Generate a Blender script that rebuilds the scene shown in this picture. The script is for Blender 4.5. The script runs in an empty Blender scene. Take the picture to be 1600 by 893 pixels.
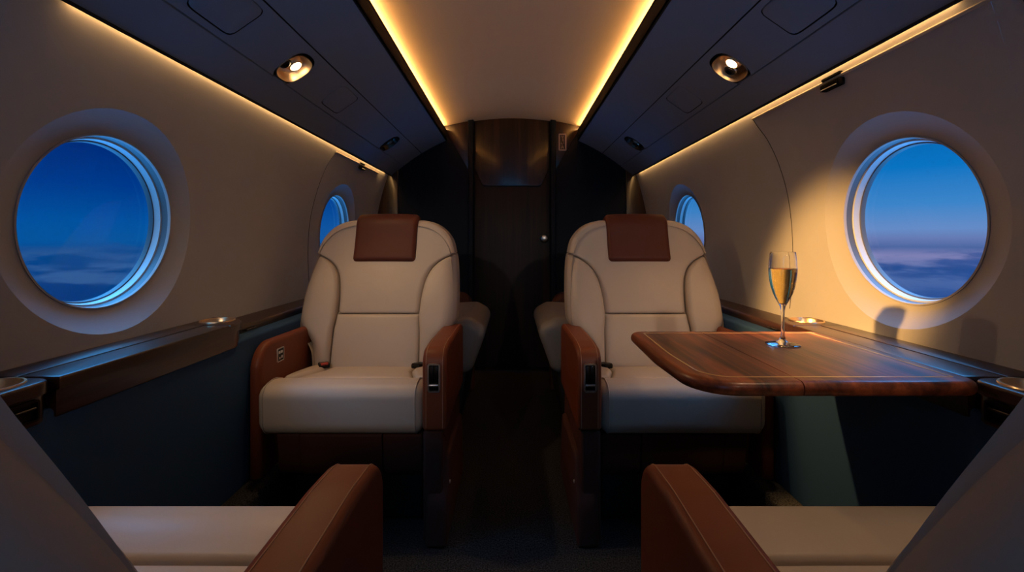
import bpy, bmesh, math, random
from mathutils import Vector, Matrix
random.seed(7)
PI = math.pi
scene = bpy.context.scene
COL = scene.collection
F, CX, CY, EYE = 720.0, 800.0, 376.0, 0.90      # focal length in px, vanishing point, eye height

# ------------------------------------------------------------------ helpers
def pchip(tab):
    xs = [p[0] for p in tab]; ys = [p[1] for p in tab]; n = len(xs)
    d = [(ys[i+1]-ys[i])/(xs[i+1]-xs[i]) for i in range(n-1)]
    m = [d[0]] + [0 if d[i-1]*d[i] <= 0 else 2*d[i-1]*d[i]/(d[i-1]+d[i]) for i in range(1, n-1)] + [d[-1]]
    def f(x):
        if x <= xs[0]: return ys[0]
        if x >= xs[-1]: return ys[-1]
        i = 0
        while x > xs[i+1]: i += 1
        h = xs[i+1]-xs[i]; t = (x-xs[i])/h
        return (ys[i]*(1+2*t)*(1-t)**2 + m[i]*h*t*(1-t)**2 + ys[i+1]*t*t*(3-2*t) + m[i+1]*h*t*t*(t-1))
    return f

def fillet(pts, seg=6):
    """pts: (x, y, r) -> polyline with rounded corners"""
    out = []; n = len(pts)
    for i in range(n):
        x, y, r = pts[i]
        if r <= 1e-6: out.append((x, y)); continue
        p = Vector((x, y)); a = Vector(pts[i-1][:2])-p; b = Vector(pts[(i+1) % n][:2])-p
        la, lb = a.length, b.length; a /= la; b /= lb
        ang = a.angle(b)
        fa = .49 if pts[i-1][2] > 1e-6 else .96; fb = .49 if pts[(i+1) % n][2] > 1e-6 else .96
        t = min(r/math.tan(ang/2), la*fa, lb*fb); rr = t*math.tan(ang/2)
        c = p + (a+b).normalized()*(rr/math.sin(ang/2))
        s = p+a*t-c; e = p+b*t-c
        a0 = math.atan2(s.y, s.x); a1 = math.atan2(e.y, e.x); da = (a1-a0+PI) % (2*PI)-PI
        for k in range(seg+1):
            q = a0+da*k/seg; out.append((c.x+rr*math.cos(q), c.y+rr*math.sin(q)))
    return out

def inset(poly, d):
    n = len(poly); area = sum(poly[i][0]*poly[(i+1) % n][1]-poly[(i+1) % n][0]*poly[i][1] for i in range(n))
    sg = 1 if area > 0 else -1; out = []
    for i in range(n):
        p0, p1, p2 = Vector(poly[i-1]), Vector(poly[i]), Vector(poly[(i+1) % n])
        e1, e2 = p1-p0, p2-p1
        if e1.length < 1e-9: e1 = e2
        if e2.length < 1e-9: e2 = e1
        e1 = e1.normalized(); e2 = e2.normalized()
        n1 = Vector((-e1.y, e1.x))*sg; n2 = Vector((-e2.y, e2.x))*sg
        o = (n1+n2)/max(0.25, 1+n1.dot(n2))
        out.append((p1.x+o.x*d, p1.y+o.y*d))
    return out

class MB:
    def __init__(s): s.v = []; s.f = []
    def grid(s, rows, close_u=False):
        b = len(s.v); n = len(rows[0]); m = len(rows)
        for r in rows: s.v += [tuple(p) for p in r]
        for j in range(m-1):
            for i in range(n if close_u else n-1):
                k = (i+1) % n
                s.f.append((b+j*n+i, b+j*n+k, b+(j+1)*n+k, b+(j+1)*n+i))
        return b
    def poly(s, pts):
        b = len(s.v); s.v += [tuple(p) for p in pts]; s.f.append(tuple(range(b, b+len(pts))))
    def extr(s, prof, axis, t0, t1, r=0.0, seg=4, r1=None):
        r1 = r if r1 is None else r1
        rings = []
        if r > 0:
            for k in range(seg): 
                q = k/seg*PI/2; rings.append((t0+r*(1-math.sin(q)), r*(1-math.cos(PI/2-q))))
            rings = [(t0+r*(1-math.cos(k/seg*PI/2)), r*(1-math.sin(k/seg*PI/2))) for k in range(seg)]
            rings.append((t0+r, 0))
        else: rings.append((t0, 0))
        if r1 > 0:
            rings.append((t1-r1, 0))
            rings += [(t1-r1*(1-math.cos(k/seg*PI/2)), r1*(1-math.sin(k/seg*PI/2))) for k in range(seg-1, -1, -1)]
        else: rings.append((t1, 0))
        rows = []
        for t, d in rings:
            pr = inset(prof, d) if d > 0 else prof
            rows.append([{'x': (t, a, b), 'y': (a, t, b), 'z': (a, b, t)}[axis] for a, b in pr])
        s.grid(rows, True)
        s.poly(rows[0]); s.poly(rows[-1])
    def box(s, x0, x1, y0, y1, z0, z1, r=0.004, seg=3):
        r = min(r, (x1-x0)*.49, (y1-y0)*.49, (z1-z0)*.49)
        if r <= 1e-5:
            s.extr([(x0, y0), (x1, y0), (x1, y1), (x0, y1)], 'z', z0, z1)
        else:
            s.extr(fillet([(x0, y0, r), (x1, y0, r), (x1, y1, r), (x0, y1, r)], seg), 'z', z0, z1, r, seg)
    def lathe(s, prof, M=Matrix(), n=32, closed=False):
        rows = []
        pr = prof + ([prof[0]] if closed else [])
        for r, z in pr:
            rows.append([M @ Vector((r*math.cos(2*PI*k/n), r*math.sin(2*PI*k/n), z)) for k in range(n)])
        s.grid(rows, True)
    def tube(s, pts, r, n=8, cap=True):
        pts = [Vector(p) for p in pts]; rows = []
        for i, p in enumerate(pts):
            t = (pts[min(i+1, len(pts)-1)]-pts[max(i-1, 0)]).normalized()
            u = t.orthogonal().normalized()
            if rows: 
                u = (pu - t*pu.dot(t)).normalized()
            pu = u; w = t.cross(u)
            rr = r[i] if isinstance(r, (list, tuple)) else r
            rows.append([p+(u*math.cos(2*PI*k/n)+w*math.sin(2*PI*k/n))*rr for k in range(n)])
        s.grid(rows, True)
        if cap: s.poly(rows[0]); s.poly(rows[-1])
    def sphere(s, c, r, n=10, m=6, sc=(1, 1, 1)):
        rows = [[(c[0]+sc[0]*r*math.sin(PI*j/m)*math.cos(2*PI*i/n), c[1]+sc[1]*r*math.sin(PI*j/m)*math.sin(2*PI*i/n),
                  c[2]+sc[2]*r*math.cos(PI*j/m)) for i in range(n)] for j in range(m+1)]
        s.grid(rows, True)
    def puffy(s, P, N, dist, rad, nu=40, nv=40, depth=0.03, bulge=0.0):
        """rolled-edge cushion patch. P(u,v), N(u,v); dist(u,v)->4 edge distances, rad -> 4 radii"""
        rows = []
        us = [.5-.5*math.cos(PI*i/nu) for i in range(nu+1)]
        vs = [.5-.5*math.cos(PI*j/nv) for j in range(nv+1)]
        for v in vs:
            row = []
            for u in us:
                ds = dist(u, v); e = 0; rw = 0; ww = 1e-9
                for d, r in zip(ds, rad):
                    q = max(0.0, 1-d/r)**2; e += q; rw += q*r; ww += q
                drop = (rw/ww)*(1-math.sqrt(max(0.0, 1-min(1.0, e)))) if e > 0 else 0
                bl = bulge*math.sin(PI*u)**.5*math.sin(PI*v)**.5 if bulge else 0
                row.append(Vector(P(u, v))+Vector(N(u, v))*(bl-drop))
            rows.append(row)
        b = s.grid(rows)
        n = nu+1; m = nv+1
        loop = [(0, i) for i in range(n)]+[(j, n-1) for j in range(1, m)]+[(m-1, i) for i in range(n-2, -1, -1)]+[(j, 0) for j in range(m-2, 0, -1)]
        top = [rows[j][i] for j, i in loop]
        bot = [rows[j][i]-Vector(N(us[i], vs[j]))*depth for j, i in loop]
        s.grid([top, bot], True)
        return s
    def build(s, name, mat, parent=None, M=None, mx=1, ang=38, recalc=True):
        me = bpy.data.meshes.new(name)
        vs = [Vector(p) for p in s.v]
        if M is not None: vs = [M @ p for p in vs]
        me.from_pydata([(p.x*mx, p.y, p.z) for p in vs], [], s.f)
        bm = bmesh.new(); bm.from_mesh(me)
        bmesh.ops.remove_doubles(bm, verts=bm.verts, dist=1e-6)
        if recalc: bmesh.ops.recalc_face_normals(bm, faces=bm.faces)
        elif mx < 0: bmesh.ops.reverse_faces(bm, faces=bm.faces)
        bm.to_mesh(me); bm.free()
        me.polygons.foreach_set('use_smooth', [True]*len(me.polygons))
        me.set_sharp_from_angle(angle=math.radians(ang))
        me.materials.append(mat)
        o = bpy.data.objects.new(name, me); COL.objects.link(o)
        if parent: o.parent = parent
        return o

def boolean(o, cutter, op='DIFFERENCE'):
    c = cutter.build('cutter', o.data.materials[0], o.parent)
    md = o.modifiers.new('b', 'BOOLEAN'); md.operation = op; md.solver = 'EXACT'; md.object = c
    dg = bpy.context.evaluated_depsgraph_get(); dg.update()
    me = bpy.data.meshes.new_from_object(o.evaluated_get(dg))
    o.modifiers.clear(); old = o.data; o.data = me; me.name = o.name
    bpy.data.objects.remove(c); bpy.data.meshes.remove(old)
    me.polygons.foreach_set('use_smooth', [True]*len(me.polygons)); me.set_sharp_from_angle(angle=math.radians(38))
    return o

def tag(o, label=None, cat=None, group=None, kind=None):
    if label: o['label'] = label
    if cat: o['category'] = cat
    if group: o['group'] = group
    if kind: o['kind'] = kind
    return o
def struct(o, label=None):
    o['kind'] = 'structure'
    if label: o['label'] = label
    return o
def empty(name, loc, label, cat, group=None, rz=0):
    o = bpy.data.objects.new(name, None); COL.objects.link(o); o.empty_display_size = .1
    o.location = loc; o.rotation_euler = (0, 0, rz)
    return tag(o, label, cat, group)
def copy_tree(o, parent=None):
    c = o.copy(); COL.objects.link(c)
    if parent: c.parent = parent
    for ch in list(o.children): copy_tree(ch, c)
    return c

# ------------------------------------------------------------------ materials
def new_mat(name):
    m = bpy.data.materials.new(name); m.use_nodes = True
    nt = m.node_tree; return m, nt, nt.nodes, nt.links, nt.nodes['Principled BSDF']
def plain(name, col, rough=.5, metal=0.0, spec=.5, coat=0.0, bump=0.0, bscale=600, var=0.0):
    m, nt, N, L, b = new_mat(name)
    b.inputs['Base Color'].default_value = (*col, 1); b.inputs['Roughness'].default_value = rough
    b.inputs['Metallic'].default_value = metal; b.inputs['Specular IOR Level'].default_value = spec
    b.inputs['Coat Weight'].default_value = coat; b.inputs['Coat Roughness'].default_value = .04
    tc = N.new('ShaderNodeTexCoord')
    if bump:
        t = N.new('ShaderNodeTexNoise'); t.inputs['Scale'].default_value = bscale; t.inputs['Detail'].default_value = 3
        L.new(tc.outputs['Object'], t.inputs['Vector'])
        bp = N.new('ShaderNodeBump'); bp.inputs['Strength'].default_value = bump; bp.inputs['Distance'].default_value = .001
        L.new(t.outputs['Fac'], bp.inputs['Height']); L.new(bp.outputs['Normal'], b.inputs['Normal'])
    if var:
        t2 = N.new('ShaderNodeTexNoise'); t2.inputs['Scale'].default_value = 9; t2.inputs['Detail'].default_value = 4
        L.new(tc.outputs['Object'], t2.inputs['Vector'])
        mx = N.new('ShaderNodeMix'); mx.data_type = 'RGBA'
        mx.inputs['A'].default_value = (*[c*(1-var) for c in col], 1); mx.inputs['B'].default_value = (*[min(1, c*(1+var)) for c in col], 1)
        L.new(t2.outputs['Fac'], mx.inputs['Factor']); L.new(mx.outputs['Result'], b.inputs['Base Color'])
    return m
def leather(name, col, rough=.42, var=.07, wrinkle=.25, spec=.45):
    m, nt, N, L, b = new_mat(name)
    tc = N.new('ShaderNodeTexCoord')
    t2 = N.new('ShaderNodeTexNoise'); t2.inputs['Scale'].default_value = 7; t2.inputs['Detail'].default_value = 5
    L.new(tc.outputs['Object'], t2.inputs['Vector'])
    mx = N.new('ShaderNodeMix'); mx.data_type = 'RGBA'
    mx.inputs['A'].default_value = (*[c*(1-var) for c in col], 1); mx.inputs['B'].default_value = (*[c*(1+var) for c in col], 1)
    L.new(t2.outputs['Fac'], mx.inputs['Factor']); L.new(mx.outputs['Result'], b.inputs['Base Color'])
    vo = N.new('ShaderNodeTexVoronoi'); vo.inputs['Scale'].default_value = 420
    L.new(tc.outputs['Object'], vo.inputs['Vector'])
    wn = N.new('ShaderNodeTexNoise'); wn.inputs['Scale'].default_value = 14; wn.inputs['Detail'].default_value = 2; wn.inputs['Distortion'].default_value = .8
    L.new(tc.outputs['Object'], wn.inputs['Vector'])
    b1 = N.new('ShaderNodeBump'); b1.inputs['Strength'].default_value = wrinkle; b1.inputs['Distance'].default_value = .006
    L.new(wn.outputs['Fac'], b1.inputs['Height'])
    b2 = N.new('ShaderNodeBump'); b2.inputs['Strength'].default_value = .12; b2.inputs['Distance'].default_value = .0006
    L.new(vo.outputs['Distance'], b2.inputs['Height']); L.new(b1.outputs['Normal'], b2.inputs['Normal'])
    L.new(b2.outputs['Normal'], b.inputs['Normal'])
    b.inputs['Roughness'].default_value = rough; b.inputs['Specular IOR Level'].default_value = spec
    return m
def wood(name, dark, light, axis='y', rough=.25, coat=.6, scale=1.0, spec=.5):
    m, nt, N, L, b = new_mat(name)
    tc = N.new('ShaderNodeTexCoord'); mp = N.new('ShaderNodeMapping')
    sc = {'x': (1.2, 26, 26), 'y': (26, 1.2, 26), 'z': (26, 26, 1.0)}[axis]
    mp.inputs['Scale'].default_value = tuple(scale*k for k in sc)
    L.new(tc.outputs['Object'], mp.inputs['Vector'])
    n1 = N.new('ShaderNodeTexNoise'); n1.inputs['Scale'].default_value = 1; n1.inputs['Detail'].default_value = 6; n1.inputs['Roughness'].default_value = .62; n1.inputs['Distortion'].default_value = .35
    L.new(mp.outputs['Vector'], n1.inputs['Vector'])
    n2 = N.new('ShaderNodeTexNoise'); n2.inputs['Scale'].default_value = 4.5; n2.inputs['Detail'].default_value = 3
    L.new(mp.outputs['Vector'], n2.inputs['Vector'])
    cr = N.new('ShaderNodeValToRGB'); e = cr.color_ramp.elements
    e[0].position = .32; e[0].color = (*dark, 1); e[1].position = .68; e[1].color = (*light, 1)
    k = cr.color_ramp.elements.new(.5); k.color = (*[(a*.6+c*.4) for a, c in zip(dark, light)], 1)
    L.new(n1.outputs['Fac'], cr.inputs['Fac'])
    mx = N.new('ShaderNodeMix'); mx.data_type = 'RGBA'; mx.blend_type = 'MULTIPLY'; mx.inputs['Factor'].default_value = .55
    L.new(cr.outputs['Color'], mx.inputs['A']); L.new(n2.outputs['Fac'], mx.inputs['B'])
    L.new(mx.outputs['Result'], b.inputs['Base Color'])
    b.inputs['Roughness'].default_value = rough; b.inputs['Coat Weight'].default_value = coat; b.inputs['Coat Roughness'].default_value = .12
    b.inputs['Specular IOR Level'].default_value = spec
    return m
def emit(name, col, strength):
    m, nt, N, L, b = new_mat(name)
    b.inputs['Base Color'].default_value = (*col, 1)
    b.inputs['Emission Color'].default_value = (*col, 1); b.inputs['Emission Strength'].default_value = strength
    return m

WARM = (1.0, .56, .17)
M_WALL = plain('wall_suede', (.46, .455, .465), .85, spec=.2, bump=.25, bscale=260, var=.05)
M_DISH = plain('window_surround', (.44, .435, .445), .8, spec=.2, bump=.15, bscale=260)
M_PANEL = plain('overhead_panel', (.17, .215, .29), .7, spec=.25, bump=.15, bscale=300)
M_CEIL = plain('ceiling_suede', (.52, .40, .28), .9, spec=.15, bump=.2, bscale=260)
M_BACK = plain('dark_backing', (.008, .008, .01), .8)
M_LIP = plain('black_edge', (.006, .006, .008), .8, spec=.1)
M_LOWER = plain('lower_wall_fabric', (.028, .075, .165), .85, spec=.2, bump=.3, bscale=500)  # neutral dark panel; the blue ambient light is put into its colour
M_BEIGE = leather('beige_leather', (.55, .455, .375), rough=.45, spec=.35)
M_BROWN = leather('cognac_leather', (.185, .046, .019), rough=.46, var=.1, wrinkle=.12, spec=.28)
M_HEAD = leather('headrest_leather', (.105, .027, .016), rough=.5, var=.08, wrinkle=.1, spec=.25)
M_DBROWN = leather('dark_brown_leather', (.075, .026, .018), rough=.68, var=.1, wrinkle=.1, spec=.22)
M_PLINTH = plain('black_plinth', (.01, .01, .011), .6)
M_WOOD = wood('rosewood', (.050, .011, .005), (.52, .125, .042), 'y', rough=.38, coat=.12, scale=1.25)
M_LEDGE = wood('ledge_wood', (.014, .005, .004), (.095, .032, .017), 'y', rough=.35, coat=.25)
M_DOOR = wood('ebony_door', (.004, .003, .003), (.036, .017, .011), 'z', rough=.5, coat=.0, scale=.9, spec=.35)
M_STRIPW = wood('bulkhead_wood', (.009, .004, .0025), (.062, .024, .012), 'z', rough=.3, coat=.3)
M_BLACK = plain('black_gloss', (.004, .004, .006), .12, coat=.4)
M_BULK = plain('bulkhead_black', (.004, .007, .014), .5, spec=.15)
M_CHROME = plain('chrome', (.82, .79, .76), .28, metal=1)
M_DMETAL = plain('dark_metal', (.05, .045, .045), .3, metal=1)
M_GOLD = plain('champagne_metal', (.95, .68, .42), .32, metal=1)
M_PLASTIC = plain('black_plastic', (.006, .005, .006), .4, spec=.3)
M_CLIP = plain('clip_black', (.005, .004, .005), .8, spec=.05)
M_RED = plain('red_plastic', (.45, .05, .03), .4)
M_WHITE = plain('white_print', (.8, .78, .75), .5)
M_INLAY_HIGHLIGHT = plain('inlay', (.85, .52, .22), .25, coat=.6)
M_SEAM = plain('seam_dark', (.05, .045, .04), .9)
M_THREAD = plain('stitch_thread', (.42, .22, .13), .7)
M_BEAD = plain('panel_bead', (.55, .48, .40), .6)
M_REVEAL = plain('window_reveal', (.55, .60, .64), .4)
M_TRIMR = plain('window_trim_ring', (.11, .12, .14), .4)
M_SEAL = plain('window_seal', (.09, .10, .12), .45)
M_LED = emit('led_warm', (1, .55, .19), 18)
M_LEDC = emit('led_warm_ceiling', (1, .52, .16), 66.0)
M_LENS = emit('lamp_lens', (1.0, .66, .32), 22.0)
M_LENSOFF = plain('lamp_lens_off', (.25, .24, .22), .15)

def carpet():
    m, nt, N, L, b = new_mat('carpet')
    tc = N.new('ShaderNodeTexCoord')
    n = N.new('ShaderNodeTexNoise'); n.inputs['Scale'].default_value = 230; n.inputs['Detail'].default_value = 3
    L.new(tc.outputs['Object'], n.inputs['Vector'])
    cr = N.new('ShaderNodeValToRGB'); cr.color_ramp.elements[0].position = .38; cr.color_ramp.elements[1].position = .7
    cr.color_ramp.elements[0].color = (.012, .011, .011, 1); cr.color_ramp.elements[1].color = (.070, .069, .072, 1)
    L.new(n.outputs['Fac'], cr.inputs['Fac']); L.new(cr.outputs['Color'], b.inputs['Base Color'])
    bp = N.new('ShaderNodeBump'); bp.inputs['Strength'].default_value = .8; bp.inputs['Distance'].default_value = .003
    L.new(n.outputs['Fac'], bp.inputs['Height']); L.new(bp.outputs['Normal'], b.inputs['Normal'])
    b.inputs['Roughness'].default_value = .95; b.inputs['Specular IOR Level'].default_value = .1
    return m
M_CARPET = carpet()

def pane_mat():
    m, nt, N, L, b = new_mat('window_glass')
    N.remove(b); out = N['Material Output']
    tr = N.new('ShaderNodeBsdfTransparent'); tr.inputs['Color'].default_value = (.96, .98, 1, 1)
    gl = N.new('ShaderNodeBsdfGlossy'); gl.inputs['Roughness'].default_value = .02
    lw = N.new('ShaderNodeLayerWeight'); lw.inputs['Blend'].default_value = .5
    p5 = N.new('ShaderNodeMath'); p5.operation = 'POWER'; p5.inputs[1].default_value = 5; L.new(lw.outputs['Facing'], p5.inputs[0])
    fr = N.new('ShaderNodeMath'); fr.operation = 'MULTIPLY_ADD'; fr.inputs[1].default_value = .6; fr.inputs[2].default_value = .025; L.new(p5.outputs[0], fr.inputs[0])
    mx = N.new('ShaderNodeMixShader')
    L.new(fr.outputs[0], mx.inputs['Fac']); L.new(tr.outputs['BSDF'], mx.inputs[1]); L.new(gl.outputs['BSDF'], mx.inputs[2])
    L.new(mx.outputs['Shader'], out.inputs['Surface'])
    return m
M_PANE = pane_mat()
def glass_mat(name, col, ior):
    m, nt, N, L, b = new_mat(name)
    b.inputs['Base Color'].default_value = (*col, 1); b.inputs['Roughness'].default_value = 0
    b.inputs['IOR'].default_value = ior; b.inputs['Transmission Weight'].default_value = 1
    return m
M_GLASS = glass_mat('crystal_glass', (1, 1, 1), 1.47)
M_WINE = glass_mat('champagne_wine', (1.0, .76, .30), 1.33)
M_BUB = plain('bubble', (.95, .88, .7), .1, coat=1)

# ------------------------------------------------------------------ cabin section
YB, Y0 = 3.22, -1.10
def wx(z): return .955-.358*(z-.85)**2          # half width of the window wall at height z
PX0, PZ0, PX1, PZ1 = .84, 1.355, .458, 1.600    # overhead panel, outboard and inboard edge
def pz(x):
    t = (PX0-x)/(PX0-PX1)
    return PZ0+(PX0-x)*(PZ1-PZ0)/(PX0-PX1)+.022*4*t*(1-t)
def hit_panel(px, py):
    a = abs(px-CX)/F; c = (CY-py)/F; lo, hi = .3, 4.0
    for _ in range(60):
        y = (lo+hi)/2
        if EYE+c*y > pz(a*y): hi = y
        else: lo = y
    return a*y, y
def zc(x): return 1.760-.285*min(abs(x), .46)**2  # ceiling arch

WIN = {-1: [(1.10, .944), (2.52, .946), (-.32, .946)], 1: [(1.138, .948), (2.52, .946), (-.32, .946)]}
R_RING, R_RIM = .262, .205

def patch(mb, S, a0, a1, b0, b1, ca, cb, shape, steps=8, dense=72):
    """rectangular patch of surface S(a,b) with a hole of outline shape(theta)->(da,db)"""
    ths = set(2*PI*k/dense for k in range(dense))
    for A in (a0, a1):
        for B in (b0, b1): ths.add(math.atan2(B-cb, A-ca) % (2*PI))
    ths = sorted(ths); rows = []
    inner = [shape(t) for t in ths]; outer = []
    for t in ths:
        c, s_ = math.cos(t), math.sin(t); k = 1e9
        if c > 1e-9: k = min(k, (a1-ca)/c)
        if c < -1e-9: k = min(k, (a0-ca)/c)
        if s_ > 1e-9: k = min(k, (b1-cb)/s_)
        if s_ < -1e-9: k = min(k, (b0-cb)/s_)
        outer.append((k*c, k*s_))
    for j in range(steps+1):
        q = j/steps
        rows.append([S(ca+i[0]*(1-q)+o[0]*q, cb+i[1]*(1-q)+o[1]*q) for i, o in zip(inner, outer)])
    mb.grid(rows, True)
def plate(mb, S, a0, a1, b0, b1, na=4, nb=12):
    mb.grid([[S(a0+(a1-a0)*i/na, b0+(b1-b0)*j/nb) for i in range(na+1)] for j in range(nb+1)])

for sd, side in ((-1, 'left'), (1, 'right')):
    S = lambda y, z: (sd*wx(z), y, z)
    mb = MB()
    cuts = [Y0]
    for (yc, zc_) in sorted(WIN[sd]):
        plate(mb, S, cuts[-1], yc-.30, .60, 1.42, 4, 20)
        patch(mb, S, yc-.30, yc+.30, .60, 1.42, yc, zc_, lambda t: (R_RING*math.cos(t), R_RING*math.sin(t)), 10)
        cuts.append(yc+.30)
    plate(mb, S, cuts[-1], YB+.06, .60, 1.42, 4, 20)
    # up and over behind the overhead panel
    prof = [(wx(1.42), 1.42), (.80, 1.60), (.66, 1.80)]
    mb.grid([[(sd*x, y, z) for y in (Y0, YB+.06)] for x, z in prof])
    struct(mb.build('wall_'+side, M_WALL), 'curved cream cabin wall on the %s side' % side)
    # outer skin keeps daylight out around the windows' recess
    lo = MB()
    lo.extr(fillet([(.81, .0, 0), (.97, .0, 0), (.97, .605, 0), (.81, .605, .01)]), 'y', Y0, YB+.05)
    struct(lo.build('trim_%d' % (1 if sd < 0 else 2), M_LOWER, mx=sd), 'dark blue grey lower side panel under the %s ledge' % side)
    pl = MB(); pl.box(.735, .81, Y0, YB, -.01, .17, .012)
    struct(pl.build('baseboard_'+side, M_CARPET, mx=sd), 'dark carpeted sill along the foot of the %s side panel' % side)

wn = 0
for sd, side in ((-1, 'left'), (1, 'right')):
    for k, (yc, z0) in enumerate(WIN[sd]):
        wn += 1
        n = 96
        xw = wx(z0)
        slope = -2*.358*(z0-.85)                # dx/dz of the wall: tilts the whole window
        def ringpts(r, d):                      # circle at depth d behind the wall plane at the window's centre
            return [(sd*(xw+d+slope*r*math.sin(2*PI*i/n)), yc+r*math.cos(2*PI*i/n), z0+r*math.sin(2*PI*i/n)) for i in range(n)]
        def loft(sections):
            mb = MB(); mb.grid([ringpts(r, d) for r, d in sections], True); return mb
        mb = MB(); rows = []
        for q in range(0, 9):
            t = q/8; r = R_RING+(R_RIM-R_RING)*t
            d = .016*math.sin(t*PI/2*.9)/math.sin(PI/2*.9)
            row = []
            for i in range(n):
                th = 2*PI*i/n; z = z0+r*math.sin(th)
                xs = wx(z); xp = xw+slope*r*math.sin(th)
                row.append((sd*(xs*(1-t)+xp*t+d), yc+r*math.cos(th), z))
            rows.append(row)
        mb.grid(rows, True)
        w = mb.build('window_%d' % wn, M_DISH, recalc=False)
        struct(w, 'round cabin window in the %s wall, the %s' % (side, ['large one beside the facing pair of seats', 'far one behind the facing seat', 'one beside the viewer'][k]))
        loft([(R_RIM+.001, .0155), (R_RIM+.001, .0135), (R_RIM-.003, .0135), (R_RIM-.004, .017), (R_RIM-.004, .022)]).build('window_rim', M_DISH, w)
        loft([(R_RIM-.004, .021), (R_RIM-.006, .036)]).build('window_trim_ring', M_TRIMR, w, recalc=False)
        loft([(R_RIM-.006, .036), (R_RIM-.010, .037), (R_RIM-.013, .052)]).build('window_reveal', M_REVEAL, w, recalc=False)
        loft([(R_RIM-.013, .052), (R_RIM-.016, .053), (R_RIM-.018, .064), (R_RIM+.06, .066), (R_RIM+.08, .01)]).build('window_seal', M_SEAL, w, recalc=False)
        g = MB(); g.poly(ringpts(R_RIM-.014, .058)); g.build('window_pane', M_PANE, w)

# floor, ceiling, ends
mb = MB(); mb.box(-.97, .97, Y0, YB+.9, -.05, 0, 0); struct(mb.build('floor', M_CARPET), 'dark carpeted aisle floor')
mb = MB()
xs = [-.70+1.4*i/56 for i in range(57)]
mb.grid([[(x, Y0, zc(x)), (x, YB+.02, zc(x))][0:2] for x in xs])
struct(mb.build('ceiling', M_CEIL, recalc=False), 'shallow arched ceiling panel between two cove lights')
mb = MB()
for bx in ((-.99, -.55, -.05, 1.85), (.55, .99, -.05, 1.85), (-.55, .55, -.05, .55), (-.55, .55, 1.35, 1.85), (-.03, .03, .55, 1.35)):
    mb.box(bx[0], bx[1], Y0-.06, Y0, bx[2], bx[3], 0)
struct(mb.build('wall_front', M_STRIPW), 'forward bulkhead with a wide windscreen opening')  # opening behind the camera added to let in blue fill light
mb = MB(); mb.box(-1.0, 1.0, Y0, YB+.05, 1.80, 1.86, 0); struct(mb.build('trim_3', M_BACK), 'dark roof void above the ceiling panel')

# aft bulkhead
DW, DZ = .268, 1.72
mb = MB()
mb.box(-.80, -DW-.04, YB, YB+.08, -.02, 1.80, 0); mb.box(DW+.04, .80, YB, YB+.08, -.02, 1.80, 0)
wb = struct(mb.build('wall_back', M_BULK), 'glossy black rear bulkhead on both sides of the door')
for s in (-1, 1):
    m2 = MB(); m2.box(.795, 1.0, YB-.012, YB+.08, -.02, 1.80, .004); m2.build('wood_edge_panel', M_STRIPW, wb, mx=s)
    m3 = MB(); m3.extr([(DW+.03, 1.80), (.60, 1.80), (.48, 1.70), (.452, 1.650), (DW+.03, 1.385)], 'y', YB-.006, YB+.02, .002, 2); m3.build('wood_header_panel', M_STRIPW, wb, mx=s)  # brown reflection of the ceiling coves, built as a wood panel
    m4 = MB(); m4.box(DW, DW+.038, YB-.03, YB+.08, -.02, 1.80, .008); m4.build('door_post', M_BULK, wb, mx=s)
d = MB(); d.box(-DW-.01, DW+.01, YB+.03, YB+.07, 0, 1.80, .002)
door = struct(d.build('door_1', M_DOOR), 'dark glossy wood cabin door at the end of the aisle')
d = MB(); d.extr(fillet([(-DW, 1.80, 0), (-DW, 1.42, .0), (-.205, 1.285, .03), (.205, 1.285, .03), (DW, 1.42, .0), (DW, 1.80, 0)]), 'y', YB+.018, YB+.04, .004, 3); d.build('upper_panel', M_STRIPW, door)  # slanted lower edge imitates the ceiling reflection on the door
KX, KZ = .228, .918
Mk = Matrix.Translation((KX, YB+.03, KZ)) @ Matrix.Rotation(PI/2, 4, 'X')
d = MB(); d.lathe([(0, .026), (.018, .026), (.026, .021), (.030, .012), (.030, .004), (.033, .0), (.0, 0)], Mk, 28); d.build('door_knob', M_CHROME, door)
d = MB(); d.box(-DW, DW, YB-.05, YB+.03, 0, .008, .003); struct(d.build('trim_4', M_DMETAL), 'thin metal threshold strip in front of the door')

# placard by the door
pc = empty('placard', (.352, YB-.006, 1.528), 'small framed upright placard with pale marks beside the door top', 'sign')
fr = MB()
o = fillet([(-.027, 0, .004), (.027, 0, .004), (.027, .118, .004), (-.027, .118, .004)]); i_ = inset(o, .008)
fr.grid([[(a, 0, b) for a, b in o], [(a, -.006, b) for a, b in o], [(a, -.006, b) for a, b in i_], [(a, -.002, b) for a, b in i_]], True)
fr.build('frame', plain('placard_frame', (.55, .42, .36), .4), pc)
fr = MB(); fr.poly([(a, -.002, b) for a, b in i_]); fr.build('plate', plain('placard_plate', (.03, .018, .014), .4), pc)
mk = MB()
def bar(x0, z0, x1, z1, w=.0022):
    p, q = Vector((x0, 0, z0)), Vector((x1, 0, z1)); t = (q-p).normalized(); nn = Vector((-t.z, 0, t.x))*w
    mk.grid([[(v.x, yy, v.z) for v in (p-nn, q-nn, q+nn, p+nn)] for yy in (-.0035, -.0022)], True); mk.poly([(v.x, -.0035, v.z) for v in (p-nn, q-nn, q+nn, p+nn)])
bar(-.008, .104, 0, .094); bar(.008, .104, 0, .094); bar(0, .094, 0, .084)
bar(-.004, .074, .005, .074); bar(.004, .080, .004, .062)
bar(-.008, .054, -.008, .048, .003); bar(.007, .056, .007, .050, .003); bar(-.003, .046, .003, .046)
bar(-.010, .014, 0, .036); bar(.010, .014, 0, .036); bar(-.005, .022, .005, .022)
mk.build('marks', plain('placard_marks', (.32, .24, .2), .5), pc)

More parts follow.
